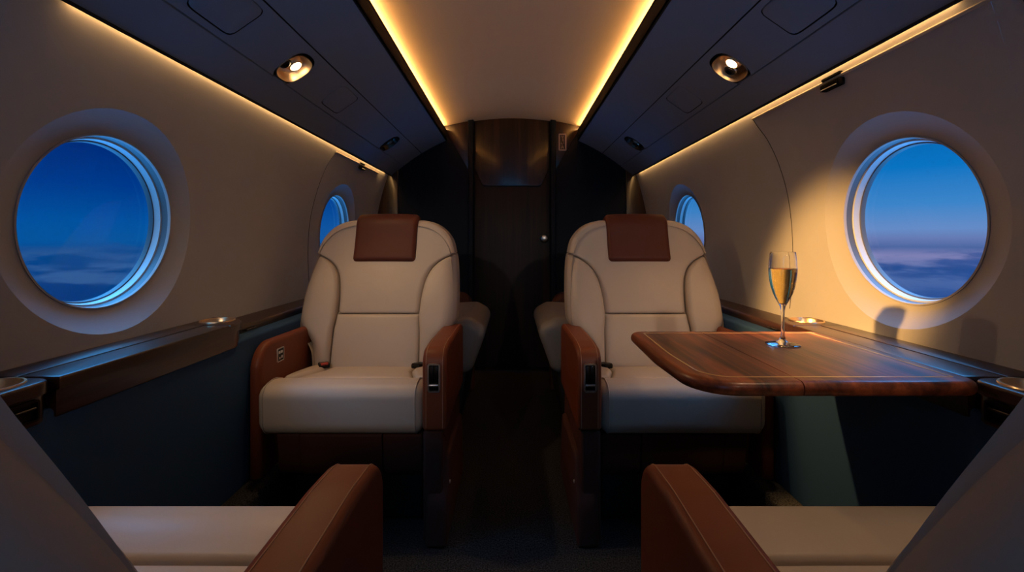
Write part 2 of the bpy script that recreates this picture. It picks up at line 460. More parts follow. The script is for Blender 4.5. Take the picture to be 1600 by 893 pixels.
# ------------------------------------------------------------------ overhead panels
LAMPS = [hit_panel(460, 107)[::-1], hit_panel(608, 225)[::-1]]   # (y, x)
LX = LAMPS[0][1]
LAMPY = [-.54, .60, LAMPS[0][0], LAMPS[1][0]]  # first pair added behind the camera to light the facing seats
HATCHY = [1.125, 1.865]
def sup(t, a, b, n):
    c, s = math.cos(t), math.sin(t)
    k = (abs(c/a)**n+abs(s/b)**n)**(-1/n); return (k*c, k*s)
XA, XB_ = .758, .631
tn = 4
for sd, side in ((-1, 'left'), (1, 'right')):
    Sx = lambda y, x: (sd*x, y, pz(x))
    mb = MB()
    T = .012
    def strip(x0, x1, mb):
        xs = [x0+(x1-x0)*i/10 for i in range(11)]
        bot = [(x, pz(x)) for x in xs]; top = [(x, pz(x)+T) for x in reversed(xs)]
        mb.extr(bot+top, 'y', Y0, YB+.01)
    strip(PX0, XA+.0018, mb)
    tn += 1; p = struct(mb.build('trim_%d' % tn, M_PANEL, mx=sd), 'outer slope of the overhead panel on the %s side' % side)
    m2 = MB(); strip(XB_-.0018, PX1, m2); m2.build('inner_slope', M_PANEL, p, mx=sd)
    m2 = MB(); ys = [Y0]
    feats = sorted([(y, 'l') for y in LAMPY]+[(y, 'h') for y in HATCHY])
    xm = (XA+XB_)/2; a_ = XA-.0018; b_ = XB_+.0018
    for y, kd in feats:
        hw = .075 if kd == 'l' else .105
        plate(m2, Sx, ys[-1], y-hw, b_, a_, 2, 6)
        sh = (lambda t: sup(t, .0625, .055, 2.7)) if kd == 'l' else (lambda t: sup(t, .088, .048, 7))
        patch(m2, Sx, y-hw, y+hw, b_, a_, y, LX if kd == 'l' else xm, sh, 4, 64)
        ys.append(y+hw)
    plate(m2, Sx, ys[-1], YB+.01, b_, a_, 2, 6)
    m2.build('service_strip', M_PANEL, p)
    # hatches
    for y in HATCHY:
        m3 = MB(); n = 64
        rows = []
        for q, dz in ((1, .006), (1, .0008), (.985, 0), (.6, 0), (.2, 0)):
            rows.append([Vector(Sx(y+sup(2*PI*i/n, .0855, .0455, 7)[0]*q, xm+sup(2*PI*i/n, .0855, .0455, 7)[1]*q))+Vector((0, 0, dz)) for i in range(n)])
        m3.grid(rows, True); m3.poly(rows[-1])
        h = m3.build('overhead_hatch', M_PANEL)
        tag(h, 'flush rounded hatch cover in the %s overhead panel, %s' % (side, 'nearest to the viewer' if y < 1.5 else 'beyond the lit lamp'), 'hatch', 'hatches in the overhead panels')
    # dark backing above the strips and lip
    m4 = MB(); xs = [PX0-.004+(PX1+.004-PX0)*i/10 for i in range(11)]
    m4.grid([[(sd*x, Y0, pz(x)+.075), (sd*x, YB+.01, pz(x)+.075)] for x in xs]); m4.build('backing', M_BACK, p)
    m5 = MB(); m5.extr([(PX1, PZ1-.002), (PX1+.008, PZ1-.002), (PX1+.008, 1.640), (PX1+.05, 1.640), (PX1+.05, 1.648), (PX1+.006, 1.648), (PX1+.006, 1.664), (PX1, 1.664)], 'y', Y0, YB+.004)
    m5.build('cove_lip', M_LIP, p, mx=sd)
    m6 = MB(); m6.box(PX0-.001, PX0+.001, Y0, YB, PZ0-.007, PZ0+.03, 0); m6.box(PX0-.002, .875, Y0, YB, PZ0+.017, PZ0+.022, 0); m6.build('side_cove', M_BACK, p, mx=sd)
    # light strips
    m7 = MB(); m7.box(PX0+.009, PX0+.0175, .89, YB-.10, PZ0+.008, PZ0+.017, .001)
    tag(m7.build('light_strip', M_LED, mx=sd), 'warm light strip between the %s overhead panel and window wall' % side, 'light', 'warm cove light strips')
    m8 = MB(); m8.box(PX1+.012, PX1+.024, 1.15, YB-.03, 1.674, 1.679, .001)
    tag(m8.build('light_strip', M_LEDC, mx=sd), 'warm light strip behind the %s edge of the ceiling arch' % side, 'light', 'warm cove light strips')

# reading lamps
def make_lamp(on):
    root = bpy.data.objects.new('reading_lamp', None); COL.objects.link(root); root.empty_display_size = .05
    n = 64
    mb = MB(); rows = []
    for q, d in ((1.045, .0), (1.04, -.003), (1.0, -.003), (.97, .004), (.93, .014), (.86, .026), (.74, .034), (.5, .038), (.2, .040), (.02, .040)):
        rows.append([(sup(2*PI*i/n, .0610, .0535, 2.7)[0]*q, sup(2*PI*i/n, .0610, .0535, 2.7)[1]*q, d) for i in range(n)])
    mb.grid(rows, True); mb.poly(rows[-1]); mb.build('dish', M_GOLD if on else M_DMETAL, root, recalc=False)  # lamp glow put into the dish colour: gold when lit, dark when off
    A = Matrix.Translation((.012, -.006, .018)) @ Matrix.Rotation(PI, 4, 'X')      # lamp eyeball, axis pointing down
    mb = MB(); mb.lathe([(.026, -.026), (.029, -.014), (.028, -.002), (.024, .006), (.019, .009), (.018, .004)], A, 32); eb = mb.build('eyeball', M_GOLD if on else M_DMETAL, root)
    mb = MB(); mb.lathe([(.0185, .004), (.017, .0095), (.012, .0135), (.006, .0155), (.0, .016)], A, 32); mb.build('lens', M_LENS if on else M_LENSOFF, root)
    B = Matrix.Translation((-.030, .010, .016)) @ Matrix.Rotation(PI, 4, 'X')
    mb = MB(); mb.lathe([(.018, -.018), (.020, -.004), (.017, .008), (.011, .011), (.010, .003), (.0, .002)], B, 24); mb.build('air_nozzle', M_PLASTIC, root)
    mb = MB(); mb.lathe([(.0205, -.003), (.022, .001), (.0205, .004)], B, 24); mb.build('nozzle_ring', M_CHROME, root)
    return root
lamp_on, lamp_off = make_lamp(True), make_lamp(False)
used = set()
LPOS = {}
for sd, side in ((-1, 'left'), (1, 'right')):
    for k, y in enumerate(LAMPY):
        src = lamp_off if k == 3 else lamp_on
        r = src if src not in used else copy_tree(src); used.add(src)
        dzdx = (pz(LX+.01)-pz(LX-.01))/.02
        ex = Vector((0, 1, 0)); ey = Vector((sd, 0, dzdx)).normalized(); ez = Vector((-sd*dzdx, 0, 1)).normalized()
        M = Matrix((ex, ey, ez)).transposed().to_4x4(); M.translation = Vector((sd*LX, y, pz(LX)))
        if M.to_3x3().determinant() < 0:
            ex = -ex; M = Matrix((ex, ey, ez)).transposed().to_4x4(); M.translation = Vector((sd*LX, y, pz(LX)))
        r.matrix_world = M
        LPOS[(sd, k)] = M.translation.copy()
        what = ['lit reading lamp in the %s overhead panel, behind the viewer', 'lit reading lamp in the %s overhead panel, right above the viewer', 'lit reading lamp with a golden dish in the %s overhead panel above the seats',
                'small unlit reading lamp at the far end of the %s overhead panel'][k] % side
        tag(r, what, 'lamp', 'overhead reading lamps')

# ------------------------------------------------------------------ wall panel details
def wall_pt(sd, y, z, off=0): return (sd*(wx(z)-off), y, z)
def seam(name, sd, pts, r, m, label):
    f = [wall_pt(sd, y, z, r*.6 if name == 'bead' else r*.3) for y, z in pts]
    mb = MB(); mb.tube(f, r, 8)
    global tn; tn += 1
    return struct(mb.build('trim_%d' % tn, m), label)
seam('bead', 1, [(.48+1.18*i/30, 1.338) for i in range(31)], .0045, M_BEAD, 'thin raised top bead of the removable panel on the right wall')
fz = pchip([(.66, 1.565), (.98, 1.567), (1.05, 1.57), (1.15, 1.585), (1.25, 1.615), (1.31, 1.65), (1.338, 1.664)])
seam('s', 1, [(fz(.67+.67*i/40), .67+.67*i/40) for i in range(41)], .0012, M_SEAM, 'fine vertical seam of the removable panel on the right wall')
seam('s', 1, [(.79, .67+.70*i/40) for i in range(41)], .0012, M_SEAM, 'fine vertical seam at the near end of the right wall')
seam('bead', -1, [(2.27+.72*i/20, 1.338) for i in range(21)], .0045, M_BEAD, 'thin raised top bead of the panel around the far left window')
fz2 = pchip([(.66, 2.15), (.98, 2.16), (1.13, 2.186), (1.25, 2.22), (1.338, 2.27)])
seam('s', -1, [(fz2(.67+.67*i/40), .67+.67*i/40) for i in range(41)], .0012, M_SEAM, 'fine vertical seam before the far left window')
for sd, y, lab in ((1, 1.245, 'small dark clip on the right wall bead above the table'), (-1, 2.66, 'small dark clip on the left wall bead by the far window')):
    r = empty('wall_clip', (sd*wx(1.335), y, 1.335), lab, 'clip', 'dark wall clips')
    mb = MB(); mb.box(-.016, .004, -.036, .036, -.024, -.004, .003); mb.build('clip_body', M_CLIP, r, mx=sd)
    mb = MB(); mb.box(-.012, .004, -.036, .036, .004, .012, .002); mb.build('clip_tab', M_CLIP, r, mx=sd)
    mb = MB(); mb.tube([(-.0165, -.03, -.021), (-.0165, .03, -.021)], .0012, 6); mb.build('clip_edge', M_CHROME, r, mx=sd)

# ------------------------------------------------------------------ side ledges
LT = .660
def cup(parent, sd, x, y, z):
    mb = MB(); M = Matrix.Translation((sd*x, y, z))
    mb.lathe([(.0455, -.004), (.0475, .0005), (.0465, .0030), (.0435, .0030), (.0415, .0005), (.0405, -.050), (.0, -.052)], M, 40)
    mb.build('cup_holder', M_GOLD, parent)
for sd, side in ((-1, 'left'), (1, 'right')):
    xi, xo = .80, wx(LT)+.004
    # middle section with rounded far end
    r = empty('side_ledge', (sd*.87, 1.1, .588), 'polished dark wood side ledge with cup holder beneath the near %s window' % side, 'ledge', 'wood side ledges')
    inv = Matrix.Translation((-sd*.87, -1.1, -.588))
    ye = 1.455
    mb = MB(); mb.extr(fillet([(xi, .815, 0), (xi+.076, .815, 0), (xi+.076, 1.31, 0), (xi, 1.31, 0)]), 'z', LT-.022, LT, 0, 4, .006)
    mb.build('lid', M_LEDGE, r, Matrix.Translation((-.87, -1.1, -.588)), sd)
    mb = MB(); mb.box(xi+.0775, xo, .815, 1.31, LT-.03, LT, .0012); mb.build('rear_rail', M_LEDGE, r, Matrix.Translation((-.87, -1.1, -.588)), sd)
    endp = fillet([(xi, 1.3104, 0), (xo, 1.3104, 0), (xo, ye, 0), (xi, ye, .125)], 16)
    mb = MB(); mb.extr(endp, 'z', LT-.022, LT, 0, 4, .006)
    ec = mb.build('end_cap', M_LEDGE, r, Matrix.Translation((-.87, -1.1, -.588)), sd)
    ct = MB(); ct.lathe([(0, -.1), (.0435, -.1), (.0435, .1), (0, .1)], Matrix.Translation((sd*(.885-.87), 1.385-1.1, LT-.588)), 48)
    boolean(ec, ct)
    apr = fillet([(xi+.006, .815, 0), (xo, .815, 0), (xo, ye-.006, 0), (xi+.006, ye-.006, .119)], 16)
    mb = MB(); mb.extr(apr, 'z', .588, LT-.024, .003, 3, 0); ap = mb.build('apron', M_LEDGE, r, Matrix.Translation((-.87, -1.1, -.588)), sd)
    ct = MB(); ct.lathe([(0, -.055), (.0435, -.055), (.0435, .1), (0, .1)], Matrix.Translation((sd*(.885-.87), 1.385-1.1, LT-.588)), 48)
    boolean(ap, ct)
    cup(r, 1, sd*(.885-.87), 1.385-1.1, LT-.588)
    # near section
    r = empty('side_ledge', (sd*.87, .4, .588), 'near end piece of the %s wood ledge beside the foreground seat' % side, 'ledge', 'wood side ledges')
    mb = MB(); mb.extr(fillet([(xi, .50, .05), (xo, .50, 0), (xo, .811, .02), (xi, .811, .03)], 8), 'z', LT-.022, LT, 0, 4, .006)
    ec = mb.build('end_cap', M_LEDGE, r, Matrix.Translation((-.87, -.4, -.588)), sd)
    ct = MB(); ct.lathe([(0, -.1), (.0435, -.1), (.0435, .1), (0, .1)], Matrix.Translation((sd*(.862-.87), .755-.4, LT-.588)), 48); boolean(ec, ct)
    mb = MB(); mb.extr(fillet([(xi+.004, .504, .046), (xo, .504, 0), (xo, .808, .02), (xi+.004, .808, .03)], 8), 'z', .588, LT-.024, .003, 3, 0)
    ap = mb.build('apron', M_LEDGE, r, Matrix.Translation((-.87, -.4, -.588)), sd)
    ct = MB(); ct.lathe([(0, -.055), (.0435, -.055), (.0435, .1), (0, .1)], Matrix.Translation((sd*(.862-.87), .755-.4, LT-.588)), 48); boolean(ap, ct)
    cup(r, 1, sd*(.862-.87), .755-.4, LT-.588)
    mb = MB()
    o = fillet([(.722, .598, .006), (.778, .598, .006), (.778, .634, .006), (.722, .634, .006)]); q = inset(o, .004)
    mb.grid([[(xi+.004, a, b) for a, b in o], [(xi-.004, a, b) for a, b in o], [(xi-.004, a, b) for a, b in q], [(xi+.002, a, b) for a, b in q]], True); mb.poly([(xi+.002, a, b) for a, b in q])
    la = mb.build('latch_frame', M_DMETAL, r, Matrix.Translation((-.87, -.4, -.588)), sd)
    mb = MB(); mb.tube([(xi-.001, .732, .622), (xi-.009, .735, .622), (xi-.009, .765, .622), (xi-.001, .768, .622)], .0022, 8); mb.build('latch_pull', M_DMETAL, la, Matrix.Translation((-.87, -.4, -.588)), sd)
    # far section, set back
    r = empty('side_ledge', (sd*.9, 2.3, .55), 'set back dark wood ledge running behind the %s seat to the bulkhead' % side, 'ledge', 'wood side ledges')
    mb = MB(); mb.extr([(a, b) for a, b in fillet([(.862, .552, .004), (.862, .628, .014), (.945, .640, 0), (.953, .552, 0)], 6)], 'y', 1.46, YB-.014)
    mb.build('ledge_top', M_LEDGE, r, Matrix.Translation((-.9, -2.3, -.55)), sd)
    mb = MB(); mb.tube([(.862, 1.475, .612), (.851, 1.478, .614), (.850, 1.53, .614), (.862, 1.535, .612)], .0025, 8); mb.build('pull_handle', M_DMETAL, r, Matrix.Translation((-.9, -2.3, -.55)), sd)

# ------------------------------------------------------------------ folding table
TZ = .664
tab = empty('folding_table', (.55, .985, TZ-.03), 'polished rosewood folding table holding the champagne glass, fixed to the right ledge', 'table')
To = Matrix.Translation((-.55, -.985, -(TZ-.03)))
plan = fillet([(.306, 1.212, .035), (.297, .97, .5), (.308, .768, .085), (.7975, .768, .035), (.7975, 1.212, .016)], 12)
full = MB(); full.extr(plan, 'z', TZ-.026, TZ, .0125, 6)
HX = .488
for nm, x0, x1 in (('outer_leaf', .1, HX-.0009), ('inner_leaf', HX+.0009, 1.0)):
    lf = full.build(nm, M_WOOD, tab, To)
    ct = MB(); ct.box(x0-.55, x1-.55, -1, 1, -1, 1, 0); boolean(lf, ct, 'INTERSECT')
ip = inset(plan, .030); iq = inset(plan, .0335)
mb = MB(); mb.grid([[(a, b, TZ+.0005) for a, b in ip], [(a, b, TZ+.0005) for a, b in iq], [(a, b, TZ-.001) for a, b in iq], [(a, b, TZ-.001) for a, b in ip], [(a, b, TZ+.0005) for a, b in ip]], True)
mb.build('inlay', M_INLAY_HIGHLIGHT, tab, To)  # inlay ring, also standing in for the highlight along the rounded edge
for y in (.86, 1.11):
    mb = MB(); mb.tube([(HX, y-.04, TZ-.034), (HX, y+.04, TZ-.034)], .005, 10); mb.box(HX-.03, HX+.03, y-.035, y+.035, TZ-.034, TZ-.030, .001); mb.build('hinge', M_DMETAL, tab, To)
mb = MB(); mb.extr(fillet([(.799, .592, .004), (.799, TZ-.03, 0), (.60, TZ-.03, .004), (.62, TZ-.05, .01), (.77, .592, .03)], 5), 'y', .96, 1.0, .004)
mb.build('support_bracket', M_DMETAL, tab, To)

# ------------------------------------------------------------------ champagne glass
GX, GY = .617, 1.05
gl = empty('champagne_flute', (GX, GY, TZ+.0006), 'tall champagne flute filled with sparkling wine standing on the rosewood table', 'glass')
outp = [(0, .0), (.034, .0), (.0355, .0008), (.035, .0018), (.024, .0035), (.012, .0065), (.0065, .011), (.0042, .018), (.0036, .030), (.0036, .060), (.0040, .076), (.0056, .086), (.0095, .094),
        (.0150, .104), (.0205, .117), (.0250, .133), (.0280, .152), (.0292, .168), (.0285, .186), (.0268, .202), (.0258, .2095)]
inp = [(.0252, .2100), (.0256, .2085), (.0257, .202), (.0275, .186), (.0282, .168), (.0270, .152), (.0240, .133), (.0195, .117), (.0139, .104), (.0082, .096), (.0035, .0925), (0, .0915)]
mb = MB(); mb.lathe(outp+inp, Matrix(), 64); mb.build('bowl_and_stem', M_GLASS, gl, ang=60)
fi = pchip([(z, r) for r, z in reversed(inp[2:])])
lz = [.0918+(.172-.0918)*k/26 for k in range(27)]
lp = [(0, .0912)]+[(fi(z)+.00025, z) for z in lz]
lp[-1] = (lp[-1][0], .1722)
mb = MB(); mb.lathe(lp+[(lp[-1][0]-.0006, .1719), (0, .1718)], Matrix(), 64); mb.build('sparkling_wine', M_WINE, gl, ang=50)
mb = MB()
for k in range(170):
    z = random.uniform(.098, .170); rr = fi(z)*.93*math.sqrt(random.random()); a = random.uniform(0, 2*PI)
    mb.sphere((rr*math.cos(a), rr*math.sin(a), z), random.uniform(.00025, .0006), 6, 4)
tag(mb.build('bubbles', M_BUB, gl), kind='stuff')

# ------------------------------------------------------------------ club seats
yb = pchip([(.36, .335), (.42, .352), (.50, .372), (.58, .394), (.67, .428), (.76, .470), (.83, .502), (.90, .526), (.99, .548)])
wz = pchip([(.36, .232), (.42, .236), (.50, .246), (.545, .270), (.575, .294), (.61, .303), (.66, .303), (.76, .297), (.837, .286), (.895, .272), (.935, .247), (.965, .212), (.980, .178), (.986, .15)])
sz = pchip([(.36, .168), (.55, .166), (.615, .160), (.665, .162), (.735, .172), (.785, .193), (.82, .229), (.848, .284)])
def nb(z):
    d = (yb(z+.01)-yb(z-.01))/.02; return Vector((0, -1, d)).normalized()

def make_seat(mx, label):
    root = empty('club_seat', (0, 0, 0), label, 'seat', 'cream leather club seats')
    def B(mb, name, mat, parent=root, **k): return mb.build(name, mat, parent, None, mx, **k)
    # backrest shell (rear), one piece with rolled edges
    def Pz(t): return .37+(.962-.37)*t
    sh = MB()
    def Ps(u, v):
        z = Pz(v); w = wz(z+.025)-.012; return ((2*u-1)*w, yb(z)+.125, z)
    sh.puffy(Ps, lambda u, v: Vector((0, 1, 0)), lambda u, v: ((wz(Pz(v)))*2*u, wz(Pz(v))*2*(1-u), 9, .962-Pz(v)), (.05, .05, .05, .05), 36, 48, .085)
    back = B(sh, 'backrest', M_BEIGE)
    # front panels
    def front(name, z0, z1, lo, hi, rad, bulge, fwd, depth, nu=44, nv=44, mat=M_BEIGE):
        m = MB()
        Z = lambda v: z0+(z1-z0)*v
        m.puffy(lambda u, v: (lo(Z(v))+(hi(Z(v))-lo(Z(v)))*u, yb(Z(v))-fwd(u, Z(v)), Z(v)), lambda u, v: Vector((0, -1, 0)),
                lambda u, v: ((hi(Z(v))-lo(Z(v)))*u, (hi(Z(v))-lo(Z(v)))*(1-u), Z(v)-z0, z1-Z(v)), rad, nu, nv, depth, bulge)
        return B(m, name, mat, back)
    g = .0012
    cw = lambda z: sz(z)-g if z < .846 else wz(z)
    front('upper_panel', .6185, .986, lambda z: -cw(z), cw, (.022, .022, .010, .028), .008, lambda u, z: .0, .07, 60, 70)
    front('lumbar_panel', .405, .6165, lambda z: -sz(z)+g, lambda z: sz(z)-g, (.012, .012, .016, .010), .012, lambda u, z: .004, .05)
    for s in (-1, 1):
        if s > 0: lo, hi = (lambda z: sz(z)+g), (lambda z: max(sz(z)+g+.0005, wz(z)))
        else: lo, hi = (lambda z: -max(sz(z)+g+.0005, wz(z))), (lambda z: -sz(z)-g)
        front('side_bolster', .405, .848, lo, hi, (.014, .055, .012, .020) if s > 0 else (.055, .014, .012, .020), .012,
              lambda u, z: .022*math.sin(PI*min(1, max(0, (z-.40)/.45)))**.7, .06, 36, 60)
    # headrest pad draped over the top
    path = []
    for k in range(24):
        z = .815+(.970-.815)*k/23; path.append((Vector((0, yb(z)-.006, z)), nb(z)))
    zt = .970; c = Vector((0, yb(zt)+.034, zt-.012)); r0 = (path[-1][0]-c)
    a0 = math.atan2(r0.z, -r0.y); R = r0.length
    for k in range(1, 17):
        q = a0+(PI*.97-a0)*k/16; n_ = Vector((0, -math.cos(q), math.sin(q)))
        path.append((c+Vector((0, -math.cos(q)*R*(1+.9*(k/16)**2), math.sin(q)*(R-.004))), n_))
    last = path[-1][0]
    for k in range(1, 8): path.append((last+Vector((0, .02*k/7, -.10*k/7)), Vector((0, 1, .1)).normalized()))
    ln = [0]
    for k in range(1, len(path)): ln.append(ln[-1]+(path[k][0]-path[k-1][0]).length)
    def at(v, w):
        L_ = v*ln[-1]; i = 0
        while i < len(ln)-2 and L_ > ln[i+1]: i += 1
        t = (L_-ln[i])/(ln[i+1]-ln[i]); return path[i][w].lerp(path[i+1][w], min(1, max(0, t)))
    hp = MB(); HW = .127
    hp.puffy(lambda u, v: at(v, 0)+Vector(((2*u-1)*HW, 0, 0))+at(v, 1)*.013, lambda u, v: at(v, 1).normalized(),
             lambda u, v: (2*HW*u, 2*HW*(1-u), v*ln[-1], (1-v)*ln[-1]), (.016, .016, .018, .01), 40, 60, .024, .006)
    B(hp, 'headrest_pad', M_HEAD, back)
    # cushion: front roll
    cs = MB()
    prof = fillet([(.0, .312, .045), (-.004, .462, .070), (.075, .470, .10), (.128, .452, .012), (.135, .40, .01), (.135, .312, .01)], 9)
    cs.extr(prof, 'x', -.250, .250, .034, 8)
    cu = B(cs, 'seat_cushion', M_BEIGE)
    for s in (-1, 1):                           # piping around each end of the roll
        pp = inset(prof, .004); ring = [(s*.2335, a, b) for a, b in pp]+[(s*.2335, *pp[0])]
        m = MB(); m.tube([(s*.2275, a, b) for a, b in inset(prof, -.0004)]+[(s*.2275, *inset(prof, -.0004)[0])], .0016, 6, False); B(m, 'piping', M_BEIGE, cu)
    def topz(y): return .452-.115*(y-.13)
    def pad(name, xa, xb, y0, y1, dz, bulge):
        m = MB()
        m.puffy(lambda u, v: ((xa(v)+(xb(v)-xa(v))*u), y0+(y1-y0)*v, topz(y0+(y1-y0)*v)+dz), lambda u, v: Vector((0, 0, 1)),
                lambda u, v: ((xb(v)-xa(v))*u, (xb(v)-xa(v))*(1-u), (y1-y0)*v, (y1-y0)*(1-v)), (.016, .016, .012, .02), 32, 28, .09, bulge)
        B(m, name, M_BEIGE, cu)
    pad('centre_pad', lambda v: -.195+.035*min(1, v*2), lambda v: .195-.035*min(1, v*2), .1375, .40, 0, .006)
    pad('side_pad', lambda v: -.236, lambda v: -.197+.035*min(1, v*2), .1375, .39, .004, .007)
    pad('side_pad', lambda v: .197-.035*min(1, v*2), lambda v: .236, .1375, .39, .004, .007)
    # base
    bs = MB()
    bs.extr(fillet([(.045, .165, .045), (.030, .310, .008), (.42, .335, .01), (.42, .165, .01)], 6), 'x', -.130, .120, .0015, 2)
    bs.extr(fillet([(.045, .165, .045), (.030, .310, .008), (.42, .335, .01), (.42, .165, .01)], 6), 'x', .1212, .2445, .008, 3)
    bs.extr(fillet([(.050, .165, .045), (.036, .310, .008), (.42, .335, .01), (.42, .165, .01)], 6), 'x', -.205, -.1312, .008, 3)
    base = B(bs, 'seat_base', M_DBROWN)
    m = MB(); m.extr(fillet([(.12, 0, .01), (.12, .17, .01), (.40, .17, .01), (.40, 0, .01)]), 'x', -.19, .235, .01, 3); B(m, 'plinth', M_PLINTH)
    # inboard armrest
    ap = fillet([(-.012, .336, .012), (-.012, .575, .050), (.10, .583, .3), (.455, .575, .03), (.455, .336, .01)], 9)
    m = MB(); m.extr(ap, 'x', .2515, .3245, .013, 6); arm = B(m, 'armrest', M_BROWN)
    for x in (.2635, .3125):
        m = MB(); q = inset(ap, -.0002); n0 = len(q); m.tube([(x, a, b) for a, b in q[8:n0-16]], .0009, 5); B(m, 'stitching', M_THREAD, arm)
    # recessed lever in the armrest front
    xc, z0, z1 = .287, .452, .538
    o = fillet([(xc-.0195, z0, .008), (xc+.0195, z0, .008), (xc+.0195, z1, .008), (xc-.0195, z1, .008)], 5); q = inset(o, .006)
    m = MB(); m.grid([[(a, -.011, b) for a, b in o], [(a, -.0165, b) for a, b in inset(o, .001)], [(a, -.0165, b) for a, b in inset(o, .0048)], [(a, -.0128, b) for a, b in q]], True); B(m, 'lever_frame', M_CHROME, arm)
    m = MB(); m.poly([(a, -.0128, b) for a, b in q]); B(m, 'lever_recess', M_BLACK, arm)
    m = MB(); m.box(xc-.0125, xc-.0015, -.0150, -.0128, z0+.026, z1-.008, .001); m.box(xc+.0015, xc+.0125, -.0150, -.0128, z0+.026, z1-.008, .001); B(m, 'lever_plates', M_DMETAL, arm)
    m = MB(); m.box(xc-.014, xc+.014, -.0195, -.0125, z0+.018, z0+.025, .002); B(m, 'lever', M_CHROME, arm)
    # support under the inboard arm, with the flared foot
    m = MB(); m.extr(fillet([(.0, .0, .01), (.0, .333, .008), (.44, .333, .01), (.44, .0, .01)]), 'x', .2515, .312, .010, 4); sup_ = B(m, 'armrest_support', M_DBROWN)
    m = MB(); m.extr(fillet([(-.030, .0, .01), (-.012, .12, .12), (.045, .245, .03), (.40, .245, .03), (.44, .0, .01)], 7), 'x', .262, .327, .012, 4); ft = B(m, 'foot_cover', M_DBROWN)
    m = MB(); m.lathe([(0, .004), (.005, .003), (.006, 0)], Matrix.Translation((.327, .035, .165)) @ Matrix.Rotation(PI/2, 4, 'Y'), 16); B(m, 'foot_screw', M_CHROME, ft)
    # outboard armrest
    op = fillet([(.035, .13, .03), (.035, .583, .085), (.41, .575, .03), (.41, .13, .02)], 10)
    m = MB(); m.extr(op, 'x', -.290, -.2535, .016, 7); arm2 = B(m, 'armrest', M_BROWN)
    m = MB(); o = fillet([(.135, .500, .005), (.180, .500, .005), (.180, .546, .005), (.135, .546, .005)], 4)
    q = inset(o, .003)
    m.grid([[(-.2545, a, b) for a, b in o], [(-.2500, a, b) for a, b in inset(o, .0006)], [(-.2500, a, b) for a, b in q], [(-.2515, a, b) for a, b in q]], True); B(m, 'switch_frame', M_CHROME, arm2)
    m = MB(); m.poly([(-.2515, a, b) for a, b in q]); B(m, 'switch_plate', M_PLASTIC, arm2)
    m = MB()
    for (a, b, wa, wb) in ((.150, .531, .006, .0045), (.165, .531, .006, .0045), (.152, .512, .0035, .0035), (.166, .514, .0045, .0045)): m.box(-.2516, -.2506, a-wa, a+wa, b-wb, b+wb, .0008)
    B(m, 'switch_buttons', M_WHITE, arm2)
    # belt buckles lying at the back of the cushion
    for s, mt, yy in ((-1, M_RED, .335), (1, M_PLASTIC, .325)):
        m = MB(); m.extr(fillet([(.0, 0, .004), (.052, 0, .006), (.052, .014, .006), (.0, .018, .006)]), 'x', -.018, .018, .004, 3)
        Mx = Matrix.Translation((s*.165, yy-.03, topz(yy)+.006)) @ Matrix.Rotation(s*-.5, 4, 'Z')
        bk = m.build('belt_buckle', M_PLASTIC, root, None, 1)
        for v in bk.data.vertices: v.co = Matrix.Scale(mx, 4, (1, 0, 0)) @ Mx @ v.co
        if mx < 0: bk.data.flip_normals()
        m = MB(); m.box(-.013, .013, -.001, .016, .012, .0195, .002)
        for i, p in enumerate(m.v): m.v[i] = tuple(Mx @ Vector(p))
        B(m, 'buckle_button', M_RED if s < 0 else M_DMETAL, bk)
    return root

SX, SY = .518, 1.375
sA = make_seat(1, 'facing cream leather seat on the left with brown headrest and switch on its armrest')
sB = make_seat(-1, 'facing cream leather seat on the right behind the folding table')
sC = copy_tree(sA); sD = copy_tree(sB)
sA.location = (-SX, SY, 0); sB.location = (SX, SY, 0)
sC.location = (SX, .690, 0); sC.rotation_euler = (0, 0, PI); sC['label'] = 'foreground seat at bottom right seen from behind, brown armrest toward the aisle'
for sc_ in (sC, sD):                          # the foreground seats: cushion slid forward
    for ch in sc_.children:
        if ch.name.startswith('seat_cushion'): ch.location.y = -.092
        if ch.name.startswith('backrest'): ch.location.y = -.022
        if ch.name.startswith('seat_base'): ch.location.y = -.03
sD.location = (-SX, .690, 0); sD.rotation_euler = (0, 0, PI); sD['label'] = 'foreground seat at bottom left seen from behind, brown armrest toward the aisle'

# ------------------------------------------------------------------ side-facing divans beyond the seats
for sd, side in ((-1, 'left'), (1, 'right')):
    r = empty('divan', (sd*.5, 2.5, 0), 'grey leather divan beyond the %s facing seat, brown arm at its far end' % side, 'divan', 'divans at the rear of the cabin')
    T_ = Matrix.Translation((-.5, -2.5, 0))
    m = MB(); m.extr(fillet([(.70, .285, .03), (.70, .525, .03), (.20, .548, .06), (.112, .50, .07), (.190, .285, .05)], 8), 'y', 2.12, 2.72, .045, 7)
    cu = m.build('cushion', plain('grey_leather', (.24, .215, .20), .45, bump=.1) if sd < 0 else bpy.data.materials['grey_leather'], r, T_, sd)
    m = MB(); m.tube([(x, 2.150, z) for x, z in fillet([(.215, .33, .03), (.165, .47, .04), (.23, .512, .03), (.34, .512, .0)], 6)], .002, 6); m.build('piping', M_BEIGE, cu, T_, sd)
    m = MB(); m.extr(fillet([(.70, .02, .01), (.70, .30, .01), (.21, .30, .01), (.25, .02, .02)]), 'y', 2.16, 2.80, .01, 3); m.build('divan_base', M_PLINTH, r, T_, sd)
    m = MB(); m.extr(fillet([(.72, .0, .01), (.72, .588, .03), (.245, .588, .075), (.225, .0, .02)], 8), 'y', 2.74, 2.86, .03, 5); m.build('end_arm', M_DBROWN, r, T_, sd)
    m = MB(); m.extr(fillet([(.70, .30, .02), (.715, .80, .04), (.62, .80, .04), (.56, .45, .05), (.56, .30, .02)], 6), 'y', 2.14, 2.72, .04, 5); m.build('divan_back', bpy.data.materials['grey_leather'], r, T_, sd)

